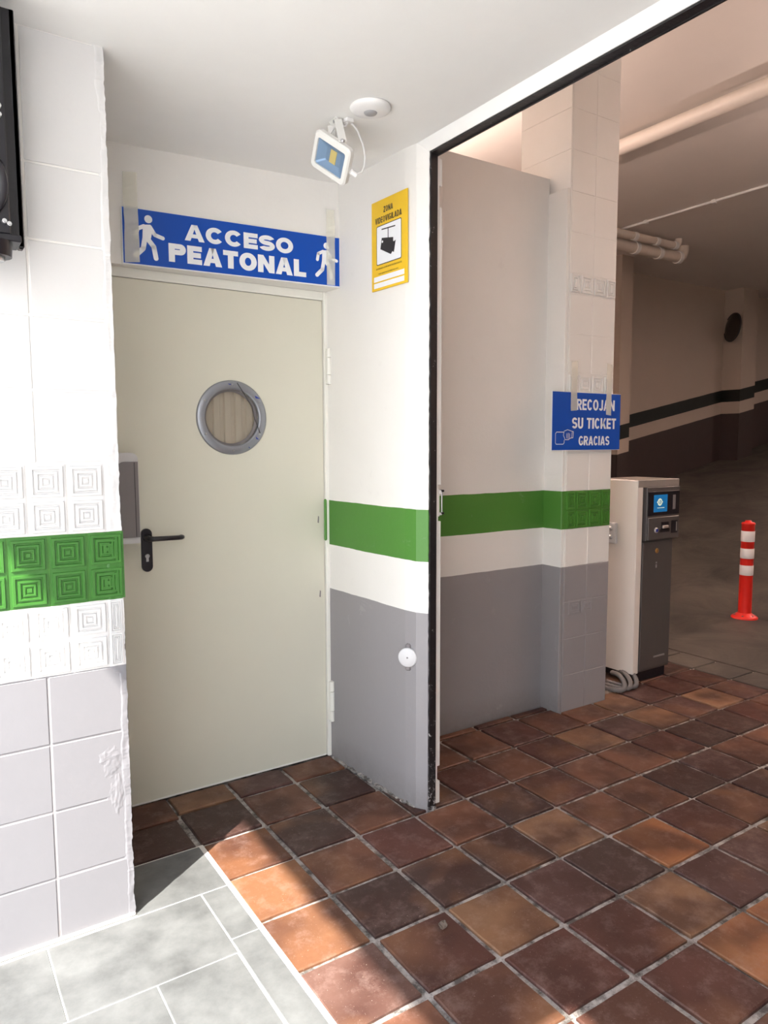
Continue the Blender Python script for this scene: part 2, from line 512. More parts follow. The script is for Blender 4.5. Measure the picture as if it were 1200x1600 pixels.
def strokes(mb, segs, w, y, n=8):
    """thick round-ended 2D strokes in the xz plane at depth y facing -y (flat print)"""
    for k, seg in enumerate(segs):
        yy = y - 0.0006 * k
        for (a, b) in zip(seg[:-1], seg[1:]):
            a2 = Vector(a); b2 = Vector(b); d = (b2 - a2).normalized(); t = math.atan2(d.y, d.x)
            pts = [a2 + Vector((math.cos(t + math.pi / 2 + math.pi * i / n), math.sin(t + math.pi / 2 + math.pi * i / n))) * w / 2 for i in range(n + 1)]
            pts += [b2 + Vector((math.cos(t - math.pi / 2 + math.pi * i / n), math.sin(t - math.pi / 2 + math.pi * i / n))) * w / 2 for i in range(n + 1)]
            mb.add([(p.x, yy, p.y) for p in pts], [tuple(range(len(pts)))])
    return mb
def flat(mb, pts, y):
    return mb.add([(p[0], y, p[1]) for p in pts], [tuple(range(len(pts)))])
def disc(mb, cx, cz, r, y, n=20):
    return flat(mb, [(cx + r * math.cos(2 * math.pi * k / n), cz + r * math.sin(2 * math.pi * k / n)) for k in range(n)], y)

# ------------------------------------------------------------------ floor
CEIL = 9.87
floor = struct(MB().box(-6.0, -16, -.30, 3.6, .62, -.045).box(3.6, -16, -.30, 14.1, 20, -.045).box(-1.2, .6, -.3, 3.6, 1.1, -.045).build('floor', 'grout'))
O_, T_, B_, R_, D_, P_ = (.36, .15, .065), (.27, .15, .085), (.17, .078, .048), (.105, .043, .033), (.065, .038, .032), (.10, .052, .046)
TONE = {(1,1):D_,(1,2):B_,(2,1):B_,(2,2):R_,(3,1):D_,(3,2):D_,(4,1):R_,(4,2):T_,(5,1):B_,(5,2):R_,(5,3):R_,(4,3):P_,(4,4):D_,
        (3,3):D_,(3,4):T_,(3,5):B_,(4,5):O_,(4,6):R_,(5,4):T_,(5,5):P_,(5,6):P_,(6,3):R_,(6,4):O_,(6,2):B_,(6,5):O_,(3,6):B_,(3,7):D_,
        (4,7):B_,(2,3):B_,(2,4):D_,(2,5):R_,(1,3):D_,(1,0):(.19,.085,.042),(2,0):(.20,.095,.048),(3,0):(.18,.085,.045),(4,0):(.15,.085,.068),(5,0):B_,(0,0):D_,(0,1):B_,(0,2):D_,(6,1):B_}
def tile_mesh(w, d, name, mat, th=.05, bev=.014, jag=0.006):
    mb = MB()
    h = [(-w/2, -d/2), (w/2, -d/2), (w/2, d/2), (-w/2, d/2)]
    vs = [(x, y, -th) for x, y in h]
    ring = []
    for k in range(4):
        a, b = Vector(h[k]), Vector(h[(k + 1) % 4])
        for t in (0.0, .33, .67):
            p = a.lerp(b, t); ring.append(p + Vector((random.uniform(-jag, jag), random.uniform(-jag, jag))))
    vs2 = [(p.x, p.y, -bev) for p in ring]
    vs3 = [(p.x * (1 - 2 * bev / w), p.y * (1 - 2 * bev / d), 0) for p in ring]
    n = len(ring)
    fs = [(i, (i + 1) % n, n + (i + 1) % n, n + i) for i in range(n)] + [tuple(range(n, 2 * n))]
    mb.add([(p.x, p.y, -th) for p in ring] + vs2, [(i, (i + 1) % n, n + (i + 1) % n, n + i) for i in range(n)])
    mb.add(vs2 + vs3, fs)
    return mb.mesh(name, MT[mat])
def in_view(x, y, z=0, m=60):
    v = Vector((x, y, z)) - Vector((-3.1889, -10.5654, 5.6215))
    d = v.dot(fwd)
    if d < .5: return False
    px = 600 + 1134.6 * v.dot(r2) / d; py = 800 - 1134.6 * v.dot(u2) / d
    return -m < px < 1200 + m and -m < py < 1600 + m
full = [tile_mesh(.925, .925, 'tile', 'terra') for _ in range(6)]
cuts = {}
rest = MB()
n_t = 0
for i in range(-5, 16):
    for j in range(0, 13):
        x0, x1, y0, y1 = j, j + 1, -i - 1, -i
        if x0 < 3.3 and y0 >= .55: continue                       # beyond the door
        if x0 < 3 and y1 > .55: y1 = .63
        if 3 <= x0 < 4 and y1 > -1.5 and y0 >= -1.5: x0 = 3.42 if y0 > -2.5 else x0
        if x0 >= 3 and x0 < 8 and y0 >= .23: continue               # behind the inner wall
        if x0 >= 3 and x0 < 8 and y1 > .23: y1 = .23
        if x0 < 9.4 and x1 > 8 and y0 >= -.28: continue
        w, d = x1 - x0 - .075, y1 - y0 - .075
        if w < .08 or d < .08: continue
        cx, cy = (x0 + x1) / 2, (y0 + y1) / 2
        if not any(in_view(a, b) for a in (x0, x1) for b in (y0, y1)):
            rest.cbox(x0 + .03, y0 + .03, -.05, x1 - .03, y1 - .03, 0, .012); continue
        if abs(w - .925) < .01 and abs(d - .925) < .01: me = random.choice(full)
        else:
            key = (round(w, 2), round(d, 2))
            if key not in cuts: cuts[key] = tile_mesh(w, d, 'tile', 'terra')
            me = cuts[key]
        o = link_mesh('tile', me, floor, (cx + random.uniform(-.008, .008), cy + random.uniform(-.008, .008), random.uniform(-.008, .004)),
                      (random.uniform(-.004, .004), random.uniform(-.004, .004), random.uniform(-.008, .008)))
        c = TONE.get((i, j)) or random.choice([R_, R_, D_, P_, B_, B_, R_, T_, D_])
        f = random.uniform(.88, 1.12)
        o.color = (c[0] * f, c[1] * f, c[2] * f, 1); n_t += 1
# narrow cut tiles in the alcove left of the door line (x < 0)
for (x0, x1, y0, y1, c) in ((-1.14, -.03, -.97, -.10, D_), (-.88, .02, -.08, .63, B_)):
    o = link_mesh('tile', tile_mesh(x1 - x0 - .06, y1 - y0 - .03, 'tile', 'terra'), floor, ((x0 + x1) / 2, (y0 + y1) / 2, 0)); o.color = (*c, 1)
rr = rest.build('tiling', 'terra', floor); rr['kind'] = 'stuff'; rr.color = (*R_, 1)
# dusty strip tiles between terracotta and the ramp concrete
for k in range(-9, 4):
    o = MB().cbox(13.03, k + .03, -.05, 14.03, k + .97, -.002, .012).build('tile', 'concrete', floor)
# pale grey porcelain slabs
slabs = [(-1.15, -.03, -2.08, -1.03)]
for (xa, xb) in ((-2.14, -.385), (-3.91, -2.155), (-5.68, -3.925)):
    slabs.append((xa, xb, -3.33, -2.10))
for r in range(0, 10):
    yb = -3.345 - r * 1.23
    for q in range(0, 4):
        xb = -.385 - q * 1.77 + (0 if r % 2 else .0)
        if r % 2 == 0: xb = -.385 - (q * 1.77) + (.88 if q else 0)
        xa = -.385 - (q + 1) * 1.77 + (.88 if r % 2 == 0 else 0)
        slabs.append((max(xa, -5.98), xb - .015, yb - 1.215, yb))
yy = -2.10
while yy > -15.5:
    slabs.append((-.365, -.03, max(yy - 1.0 if yy > -2.2 else yy - 1.77, -15.9) + .015, yy)); yy -= 1.0 if yy > -2.2 else 1.77
for (xa, xb, ya, yb) in slabs:
    if xb - xa < .1: continue
    MB().cbox(xa, ya, -.05, xb, yb, 0, .006).build('tile', 'stone', floor)
MB().box(-6, -16, -.05, -.02, -1.0, -.008).box(-.03, -16, -.05, .035, -1.0, -.006).build('joint', 'palegrout', floor)

# ------------------------------------------------------------------ pavement outside, porch ceiling
struct(MB().box(-150, -150, -.5, -6.0, 150, -.06).box(-6.0, -150, -.5, 150, -16.0, -.06).build('floor_street', 'pavement'))
struct(MB().box(-9.48, -13, 15.0, -4.3, 8, 15.8).build('ceiling_shade_slab', 'ceil'))      # unseen slab added to set the sun's shadow edge and sky opening
struct(MB().box(-4.6, -13, CEIL + .5, -4.3, 8, 15.1).build('wall_facade', 'white'))
struct(MB().box(-4.6, -13, CEIL, 3.14, .65, CEIL + .5).box(3.13, -1.62, CEIL, 3.40, .65, CEIL + .4).build('ceiling', 'ceil'))

# ------------------------------------------------------------------ left wall with square tiles and relief tiles
wl_ = struct(MB().box(-4.6, -2.02, -.3, -1.17, .62, CEIL).build('wall_left', 'paint'), 'white painted tiled wall pier with green relief band')
FY = -2.03
def relief_mesh(w, h, cx_, cz_, name='relief_tile', amp=.018, body=.03, mat='tilepaint_dimmed'):
    """tile front (local, facing -y, centred) with cx_ x cz_ square motifs of concentric ridges"""
    mb = MB()
    mb.box(-w/2, 0, -h/2, w/2, body, h/2)
    cw, ch = w / cx_, h / cz_
    prof = [(.0, 0), (.024, 0), (.030, 1), (.056, 1), (.063, .0), (.078, .0), (.085, 1), (.106, 1), (.113, .0), (.126, .0), (.133, 1), (.150, 1), (.156, .2), (.166, .2), (.172, 1), (.182, 1)]
    if mat == 'piertile': prof = [(.0, 0), (.022, 0), (.027, 1), (.058, 1), (.063, 0), (.092, 0), (.097, 1), (.125, 1), (.130, 0), (.152, 0), (.157, 1), (.172, 1)]
    for a in range(cx_):
        for b in range(cz_):
            x = -w/2 + cw * (a + .5); z = -h/2 + ch * (b + .5)
            s_ = min(cw, ch) / .385
            vs = []
            for ins, ht in prof:
                q = ins * s_
                hx, hz = cw / 2 - q, ch / 2 - q
                hx = max(hx, .006); hz = max(hz, .006)
                y = -.001 - ht * amp
                vs += [(x - hx, y, z - hz), (x + hx, y, z - hz), (x + hx, y, z + hz), (x - hx, y, z + hz)]
            fs = []
            for k in range(len(prof) - 1):
                for e in range(4):
                    fs.append((k * 4 + e, k * 4 + (e + 1) % 4, k * 4 + 4 + (e + 1) % 4, k * 4 + 4 + e))
            k = len(prof) - 1
            fs.append((k * 4, k * 4 + 1, k * 4 + 2, k * 4 + 3))
            mb.add(vs, fs)
    return mb.mesh(name, MT[mat])
plain_me = {}
def plain_tile(parent, x0, x1, z0, z1, y, mat='tilepaint_dimmed'):
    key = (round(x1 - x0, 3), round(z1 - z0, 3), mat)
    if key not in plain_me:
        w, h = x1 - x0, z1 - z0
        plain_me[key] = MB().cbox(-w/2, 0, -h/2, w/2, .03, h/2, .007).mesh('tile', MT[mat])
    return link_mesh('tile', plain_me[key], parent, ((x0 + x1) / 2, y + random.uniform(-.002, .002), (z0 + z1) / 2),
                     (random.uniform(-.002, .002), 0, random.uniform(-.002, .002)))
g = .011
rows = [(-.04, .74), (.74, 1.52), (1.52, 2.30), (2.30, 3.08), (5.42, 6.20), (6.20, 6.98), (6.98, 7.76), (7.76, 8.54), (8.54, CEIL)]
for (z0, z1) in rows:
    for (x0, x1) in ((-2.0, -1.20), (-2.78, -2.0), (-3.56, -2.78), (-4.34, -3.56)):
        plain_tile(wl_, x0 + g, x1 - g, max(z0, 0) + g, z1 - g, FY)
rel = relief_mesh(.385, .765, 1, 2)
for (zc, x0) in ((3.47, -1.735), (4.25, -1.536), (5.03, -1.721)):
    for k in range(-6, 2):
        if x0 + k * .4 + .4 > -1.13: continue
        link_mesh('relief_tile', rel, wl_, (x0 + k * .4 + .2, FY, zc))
# the cut relief pieces at the corner
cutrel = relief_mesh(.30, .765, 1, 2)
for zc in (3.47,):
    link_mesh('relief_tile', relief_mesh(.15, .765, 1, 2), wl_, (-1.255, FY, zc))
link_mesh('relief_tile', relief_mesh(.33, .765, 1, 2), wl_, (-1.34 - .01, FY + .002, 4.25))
# rough plaster corner smeared over the tile ends
from mathutils import noise as mn
def plaster_corner(xr, xl, z0, z1, nz, nx, parent, seed, base=.004, name='plaster_edge'):
    mb = MB(); vs = []
    for a in range(nz + 1):
        z = z0 + (z1 - z0) * a / nz
        xl_ = xl if 3.0 < z < 5.5 else xl + .13
        wl0 = xl_ + .07 * mn.noise(Vector((0, seed, z * 1.3))) + .03 * mn.noise(Vector((3, seed, z * 6)))
        xe = xr + .012 * mn.noise(Vector((seed, 1, z * 5))) + .010 * mn.noise(Vector((seed, 4, z * 19)))
        for b in range(nx + 1):
            t = b / nx
            x = wl0 + (xe - wl0) * t
            rgh = .55 * (mn.noise(Vector((x * 6, seed, z * 3))) * .010 + mn.noise(Vector((x * 18, seed, z * 9))) * .008 + abs(mn.noise(Vector((x * 5, seed + 3, z * 22)))) * .010)
            h = -.022 + (.022 + base) * sm(t * 1.8) + rgh * sm(t * 2)
            vs.append((x, FY - h, z))
        vs.append((xe + .004, FY + .20, z))
    w = nx + 2
    fs = [(a * w + b, a * w + b + 1, (a + 1) * w + b + 1, (a + 1) * w + b) for a in range(nz) for b in range(w - 1)]
    mb.add(vs, fs, False)
    return mb.build(name, 'tilepaint_dimmed', parent)
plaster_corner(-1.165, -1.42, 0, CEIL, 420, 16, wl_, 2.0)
MB().cbox(-4.34, -2.06, 0, -1.16, -2.0, .035, .01).build('skirting_joint', 'palegrout', wl_)
# lump of filler in the grey dado
def filler(cx, cz, w, h, seed, parent):
    mb = MB(); vs = []; n = 26
    for a in range(n + 1):
        for b in range(n + 1):
            u, v = b / n * 2 - 1, a / n * 2 - 1
            rr_ = math.sqrt(u * u + v * v) + .35 * mn.noise(Vector((u * 2, v * 2, seed)))
            h_ = .011 * sm(1.3 - rr_ * 1.4) + .005 * mn.noise(Vector((u * 5, v * 7, seed))) - .006
            if rr_ > .95: h_ = -.03
            vs.append((cx + u * w, FY - h_, cz + v * h))
    mb.add(vs, [(a * (n + 1) + b, a * (n + 1) + b + 1, (a + 1) * (n + 1) + b + 1, (a + 1) * (n + 1) + b) for a in range(n) for b in range(n)])
    return mb.build('filler_patch', 'tilepaint_dimmed', parent)
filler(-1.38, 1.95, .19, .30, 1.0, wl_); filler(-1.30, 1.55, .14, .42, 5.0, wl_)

# ------------------------------------------------------------------ back wall round the door
BW = MB()
BW.box(-1.2, .5, -.05, -.56, 1.0, CEIL)                                  # strip beside the hinge side
BW.prism([(-.6, .46), (3.05, .17), (3.05, 1.0), (-.6, 1.0)], 8.20, CEIL + .02)   # slightly skewed panel above the door
BW.box(-.7, 1.02, -.05, 3.3, 1.1, CEIL)
wb = struct(BW.build('wall_back', 'paint'))
# right wall of the alcove, with the stepped jamb of the gate opening
prof = [(2.975, 1.0), (2.99, .55), (3.10, -1.60), (3.14, -1.83), (3.25, -1.985), (3.39, -1.985), (3.39, 1.0)]
wr = struct(MB().prism(prof, -.05, CEIL + .02).build('wall_right', 'paint'))
# beam over the gate opening (runs towards the street side of the viewer)
BM = MB().prism([(3.14, CEIL + .01), (3.25, 9.74), (3.39, 9.74), (3.39, 15.6), (3.14, 15.6)], -12.9, -1.80, 'y').box(3.14, -1.85, CEIL, 3.39, 18, 15.6)
struct(BM.build('wall_gate', 'white'))
# black seal along the jamb and the beam
def seal_strip():
    mb = MB(); n = 150; vs = []
    for a in range(n + 1):
        z = 9.76 * a / n
        j = .010 * mn.noise(Vector((0, 0, z * 7))) + .012 * mn.noise(Vector((0, 5, z * 22)))
        vs += [(3.262 + j, -1.985, z), (3.270 + j, -2.012, z), (3.385, -2.012, z), (3.393, -1.985, z)]
    mb.add(vs, [(a * 4 + b, a * 4 + b + 1, (a + 1) * 4 + b + 1, (a + 1) * 4 + b) for a in range(n) for b in range(3)])
    mb.box(3.262, -12.9, 9.715, 3.40, -1.98, 9.745)
    mb.box(3.385, -12.9, 9.70, 3.41, -1.98, 9.83)
    return mb
struct(seal_strip().build('trim_1', 'seal'), 'black chipped edge strip around the gate opening')
# broken plaster at the foot of jamb
mb = MB()
for k in range(26):
    t = random.random(); x = 3.10 + .26 * t + random.uniform(-.03, .03); y = -1.62 - .38 * t - random.uniform(-.02, .05); s_ = random.uniform(.015, .04)
    mb.cbox(x - s_, y - s_ * .8, -.03, x + s_, y + s_, random.uniform(.01, .05), .006, Matrix.Rotation(0, 4, 'Z'))
for k in range(60):
    t = random.random(); x = 2.97 + .13 * t; y = .5 - 2.1 * t; s_ = random.uniform(.015, .03)
    mb.cbox(x - s_ - .01, y - s_, -.03, x + s_ - .01, y + s_, random.uniform(.004, .03), .004)
o = mb.build('rubble', 'grout', wr); o['kind'] = 'stuff'

# gate guide rail behind the jamb
gr = thing('guide_rail', 'white painted metal gate guide rail fixed behind the black-edged jamb', 'gate rail', (3.47, -1.85, 0))
MB().cbox(-.075, -.08, 0.02, .015, .06, 9.72, .01).build('channel', 'white', gr)
for (z0, z1) in ((.60, 4.45), (5.0, 9.04), (9.34, 9.72)):
    MB().cbox(.017, -.05, z0, .085, .03, z1, .008).build('cover_strip', 'white', gr)
MB().cbox(.017, -.05, 0.0, .085, .03, .36, .008).build('cover_strip', 'white', gr)
kp = MB().cbox(.020, -.055, 4.52, .06, .03, 4.94, .01).cbox(.05, -.055, 4.86, .10, 0, 4.92, .01).cbox(.05, -.055, 4.54, .11, 0, 4.58, .01).build('keeper_plate', 'pvc', gr)
MB().tube([(.115, -.03, 4.58), (.115, -.03, 4.90)], .013, 10).build('bolt_rod', 'steel', kp)
for z in (4.55, 4.89): MB().cbox(.085, -.06, z, .145, .02, z + .033, .008).build('rod_bracket', 'blackmetal', kp)

# ------------------------------------------------------------------ inner wall and pillar
wi = struct(MB().box(3.38, .24, -.05, 7.95, .62, 10.90).build('wall_inner', 'paint'))
wp = struct(MB().box(8.006, -.274, -.05, 9.395, 1.12, 15.6).build('wall_pier', 'paint'), 'white tiled pier with green relief band inside the garage')
MB().cbox(7.93, -.262, -.05, 8.05, .45, 10.60, .012).build('plaster_face', 'paint', wp)
MB().box(7.94, .42, 10.60, 8.05, 1.12, 10.9).build('plaster_step', 'paint', wp)
def pier_tile(x0, x1, z0, z1):
    return plain_tile(wp, x0 + .006, x1 - .006, z0 + .006, z1 - .006, -.28, 'piertile')
pr = [(0, .78), (.78, 1.56), (1.56, 2.34), (2.34, 3.08), (3.08, 3.86), (4.64, 5.42), (5.42, 6.20), (6.20, 6.60), (7.03, 7.81), (7.81, 8.59), (8.99, 9.77), (9.77, 10.55), (10.55, 11.33), (11.33, 12.11), (12.11, 12.89), (12.89, 13.67), (13.67, 14.45), (14.45, 15.3)]
for z0, z1 in pr:
    pier_tile(8.03, 8.70, z0, z1); pier_tile(8.70, 9.40, z0, z1)
r1 = relief_mesh(.375, .385, 1, 1, amp=.030, mat='piertile'); r2_ = relief_mesh(.375, .765, 1, 2, amp=.030, mat='piertile')
e1 = relief_mesh(.275, .385, 1, 1, amp=.030, mat='piertile'); e2 = relief_mesh(.275, .765, 1, 2, amp=.030, mat='piertile')
for cz, a, e in ((8.79, r1, e1), (6.815, r1, e1), (4.25, r2_, e2)):
    for cx in (8.51, 8.895): link_mesh('relief_tile', a, wp, (cx, -.28, cz))
    link_mesh('relief_tile', e, wp, (8.175, -.28, cz)); link_mesh('relief_tile', e, wp, (9.235, -.28, cz))
link_mesh('relief_tile', relief_mesh(.375, .30, 1, 1, amp=.008, mat='piertile'), wp, (8.35, -.285, 2.2))
link_mesh('relief_tile', relief_mesh(.375, .30, 1, 1, amp=.008, mat='piertile'), wp, (8.72, -.285, 2.2))
for z0 in (11.33, 12.11, 12.89, 13.67):       # side face tiles seen above the partition
    MB().cbox(8.0, -.27, z0 + .006, 8.04, 1.11, z0 + .774, .007).build('tile', 'piertile', wp)
MB().cbox(8.0, -.27, 10.61, 8.04, 1.11, 11.324, .007).build('tile', 'piertile', wp)

# ------------------------------------------------------------------ garage shell: ramp, far walls, ceiling
SL, X0 = .19, 19.3
rp = MB().prism([(14.1, -.3), (14.1, -.005), (X0, 0), (62, SL * (62 - X0)), (62, -.3)], -16, 18.2, 'y').build('floor_ramp', 'concrete')
struct(rp)
struct(MB().box(3.14, -13, 15.6, 62, 20, 16.0).build('ceiling_garage', 'garage_ceil'))
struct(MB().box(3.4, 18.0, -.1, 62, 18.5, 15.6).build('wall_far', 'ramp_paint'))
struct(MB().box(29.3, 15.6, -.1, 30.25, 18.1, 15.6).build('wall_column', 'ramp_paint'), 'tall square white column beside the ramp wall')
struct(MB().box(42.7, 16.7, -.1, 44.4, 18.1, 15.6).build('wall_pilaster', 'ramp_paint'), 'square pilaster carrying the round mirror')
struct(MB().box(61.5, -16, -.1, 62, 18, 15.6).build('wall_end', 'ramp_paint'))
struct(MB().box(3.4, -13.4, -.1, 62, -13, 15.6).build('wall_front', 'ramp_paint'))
struct(MB().box(-4.6, -13.4, -.1, 3.38, -13, 15.6).build('wall_porch', 'white'))
struct(MB().box(3.14, .62, -.1, 3.40, 18, 15.6).build('wall_side', 'paint'))

# ------------------------------------------------------------------ door
door = struct(empty('door_1', (-.54, .62, 0)), 'cream metal door with round porthole')
# leaf with a round hole: ring-fan between rectangle and circle
def leaf():
    mb = MB(); x0, x1, z0, z1 = .0, 3.46, .012, 8.05
    cx, cz, R = 1.795, 6.045, .455; n = 64
    circ = [(cx + R * math.cos(2 * math.pi * k / n), cz + R * math.sin(2 * math.pi * k / n)) for k in range(n)]
    sq = []
    for k in range(n):
        a = 2 * math.pi * k / n; c, s_ = math.cos(a), math.sin(a); m = .75 / max(abs(c), abs(s_)); sq.append((cx + c * m, cz + s_ * m))
    for (y, fl_) in ((0, False), (.17, True)):
        vs = [(p[0], y, p[1]) for p in circ] + [(p[0], y, p[1]) for p in sq]
        fs = [(k, n + k, n + (k + 1) % n, (k + 1) % n) for k in range(n)]
        fs = [f if not fl_ else f[::-1] for f in fs]
        mb.add(vs, fs)
        b = .75
        for (a0, b0, a1, b1) in ((x0, z0, cx - b, z1), (cx + b, z0, x1, z1), (cx - b, z0, cx + b, cz - b), (cx - b, cz + b, cx + b, z1)):
            q = [(a0, y, b0), (a1, y, b0), (a1, y, b1), (a0, y, b1)]
            mb.add(q, [(0, 1, 2, 3) if not fl_ else (3, 2, 1, 0)])
    vs = [(p[0], 0, p[1]) for p in circ] + [(p[0], .17, p[1]) for p in circ]
    mb.add(vs, [(k, (k + 1) % n, n + (k + 1) % n, n + k) for k in range(n)], True)
    mb.add([(x0, 0, z0), (x1, 0, z0), (x1, 0, z1), (x0, 0, z1), (x0, .17, z0), (x1, .17, z0), (x1, .17, z1), (x0, .17, z1)],
           [(0, 4, 5, 1), (1, 5, 6, 2), (2, 6, 7, 3), (3, 7, 4, 0)])
    return mb
leaf().build('door_leaf', 'doorpaint', door)
MB().cbox(-.05, -.02, 0, .0, .2, 8.2, .006).cbox(3.47, -.06, 0, 3.60, .2, 8.2, .01).cbox(-.02, -.02, 8.07, 3.49, .2, 8.2, .008).build('door_frame', 'frame', door)
MB().cbox(-.02, -.035, 8.055, 3.49, .0, 8.085, .005).build('door_stop', 'frame', door)
MB().box(.02, -.008, .012, 3.45, 0, .04).build('sweep', 'frame', door)
# porthole
RX = Matrix.Rotation(math.radians(90), 4, 'X')
pc = Matrix.Translation((1.795, 0, 6.045)) @ RX
ring = MB().lathe([(.455, -.03), (.455, .008), (.463, .034), (.485, .040), (.575, .034), (.594, .015), (.594, -.002), (.455, -.03)], n=64, M=pc, close=False).build('porthole_ring', 'ringgrey', door)
inner = MB().lathe([(.455, .0), (.455, -.05), (.415, -.052), (.415, -.075), (.455, -.08)], n=64, M=pc, close=False).build('porthole_gasket', 'greyplastic', door)
for k in range(6):
    a = math.radians(90 + 60 * k)
    MB().lathe([(.018, .0), (.018, .006), (.010, .012)], n=10, M=Matrix.Translation((1.795 + .527 * math.cos(a), -.036, 6.045 + .527 * math.sin(a))) @ RX).build('screw', 'steel', ring)
fb = MB()
for (a, r0, w, h) in ((38, .55, .10, .05), (-38, .53, .06, .05), (92, .53, .10, .02), (-60, .55, .03, .03)):
    t = math.radians(a); cx, cz = 1.795 + r0 * math.cos(t), 6.045 + r0 * math.sin(t)
    flat(fb, [(cx - w / 2, cz + h / 2), (cx + w / 2, cz - h / 2), (cx - w / 3, cz - h / 2.5)], -.0425)
fb.build('film_remnant', 'bluefilm', ring)
MB().tube([(1.88, -.044, 6.60), (1.98, -.046, 6.45), (2.13, -.048, 6.22), (2.16, -.048, 6.05), (2.26, -.046, 5.80)], .006, 6).build('film_edge', 'black', ring)
MB().lathe([(.45, -.058), (.45, -.066)], n=48, M=pc).build('glass', 'glass', door)
cg = MB(); vs = []; n = 120
for k in range(n + 1):
    x = 1.33 + .93 * k / n; ph = ((x - 1.33) / .186) % 1
    y = .10 + (.035 if ph < .62 else 0) if not (.60 < ph < .66 or ph > .96) else .10 + .018
    y = .10 + .035 * (sm(ph / .08) * (1 - sm((ph - .62) / .08)) )
    y = .135 - (y - .10)
    vs += [(x, y, 5.58), (x, y, 6.51)]
cg.add(vs, [(2 * k, 2 * k + 2, 2 * k + 3, 2 * k + 1) for k in range(n)])
cg.build('corrugated_insert', 'corrug', door)
# handle: long plate, cylinder lock, lever
hp = MB()
def capsule(x, z0, z1, r, n=10):
    return [(x + r * math.cos(math.pi * k / n), z1 - r + r * math.sin(math.pi * k / n)) for k in range(n + 1)] + [(x - r * math.cos(math.pi * k / n), z0 + r - r * math.sin(math.pi * k / n)) for k in range(n + 1)]
hp.prism(capsule(.37, 3.68, 4.345, .082), -.0, -.035, 'y')
hpl = hp.build('handle_plate', 'blackplastic', door)
lv = MB().tube([(.37, -.03, 4.205), (.37, -.20, 4.205), (.385, -.235, 4.205), (.42, -.25, 4.205), (.80, -.25, 4.20), (.84, -.24, 4.20), (.865, -.21, 4.20), (.865, -.15, 4.20)], [.05, .045, .042, .038, .036, .036, .036, .034], 12)
lv.build('lever', 'blackplastic', hpl)
MB().lathe([(.035, 0), (.035, .012), (.03, .016)], n=16, M=Matrix.Translation((.37, -.035, 3.925)) @ RX).box(.352, -.05, 3.84, .388, -.03, 3.92).build('lock_cylinder', 'steel', hpl)
# hinges
for (z0, z1) in ((6.64, 7.24), (.67, 1.40)):
    h = MB().cbox(3.48, -.13, z0, 3.585, -.05, z1 - .02, .012)
    h.tube([(3.515, -.13, z0), (3.515, -.13, z0 + (z1 - z0) * .25)], .044, 12).tube([(3.515, -.13, z0 + (z1 - z0) * .27), (3.515, -.13, z0 + (z1 - z0) * .74)], .048, 12).tube([(3.515, -.13, z0 + (z1 - z0) * .76), (3.515, -.13, z1)], .044, 12)
    h.build('hinge', 'frame', door)
MB().cbox(3.43, -.075, 3.93, 3.49, -.03, 4.66, .02).build('latch_guard', plain('green_enamel', GREEN, 0.4), door)['label'] = 'green painted latch guard'
for (x, z) in ((3.34, 4.30), (3.36, 2.98)):
    flat(MB(), [(x - .012, z - .05), (x + .014, z - .06), (x + .02, z + .05), (x, z + .07)], -.002).build('paint_chip', 'greyplastic', door)

# lock housing on the wall beside the handle
lb = thing('lock_housing', 'grey plastic lock housing with pale surround above the black door handle', 'lock box', (-.50, .50, 4.17))
def rbox(x0, z0, x1, z1, r, corners='tl tr br bl'.split(), n=6):
    pts = []
    for (cx, cz, a0, nm) in ((x1 - r, z1 - r, 0, 'tr'), (x0 + r, z1 - r, 90, 'tl'), (x0 + r, z0 + r, 180, 'bl'), (x1 - r, z0 + r, 270, 'br')):
        if nm in corners: pts += [(cx + r * math.cos(math.radians(a0 + 90 * k / n)), cz + r * math.sin(math.radians(a0 + 90 * k / n))) for k in range(n + 1)]
        else: pts.append({'tr': (x1, z1), 'tl': (x0, z1), 'bl': (x0, z0), 'br': (x1, z0)}[nm])
    return pts
MB().prism(rbox(-.24, .0, .165, 1.33, .10, ['tl', 'tr']), -.02, -.20, 'y').build('housing', 'paleplastic', lb)
MB().prism(rbox(-.13, .09, .155, 1.20, .09, ['tl']), -.20, -.225, 'y').build('cover', 'greyplastic', lb)
MB().box(.10, -.229, .10, .108, -.225, 1.19).build('seam', 'black', lb)

# ------------------------------------------------------------------ signs
LW = Vector((3.05, .17)) - Vector((-.6, .46)); ang = math.atan2(LW.y, LW.x)
def person(mb, cx, cz, s_, y):
    disc(mb, cx + .02 * s_, cz + .40 * s_, .085 * s_, y)
    P_ = lambda x, z: (cx + x * s_, cz + z * s_)
    flat(mb, [P_(-.10, .27), P_(.06, .29), P_(.11, .20), P_(.05, -.06), P_(-.12, -.06), P_(-.11, .1)], y - .0012)
    strokes(mb, [[P_(-.08, .24), P_(-.22, .17), P_(-.25, .01)]], .085 * s_, y)
    strokes(mb, [[P_(.05, .24), P_(.15, .08), P_(.32, .03)]], .085 * s_, y - .003)
    strokes(mb, [[P_(.0, -.03), P_(.12, -.18), P_(.16, -.42)]], .105 * s_, y - .005)
    strokes(mb, [[P_(-.07, -.03), P_(-.11, -.24), P_(-.27, -.40)]], .105 * s_, y - .007)
    return mb
bs = thing('entrance_sign', 'long blue ACCESO PEATONAL sign with two walking figures above the door', 'sign', (-.42, .435, 8.20), (0, 0, ang))
MB().cbox(0, -.03, 0, 3.44, 0, .80, .004).build('backing', 'signwhite', bs)
MB().box(.012, -.034, .016, 3.425, -.03, .79).build('panel', 'blue', bs)
lettering('ACCESO', 1.72, .235, 'signwhite', bs, 1.75, .555, -.037)
lettering('PEATONAL', 2.18, .265, 'signwhite', bs, 1.74, .235, -.037)
person(MB(), .36, .40, .66, -.0365).build('walking_figure', 'signwhite', bs)
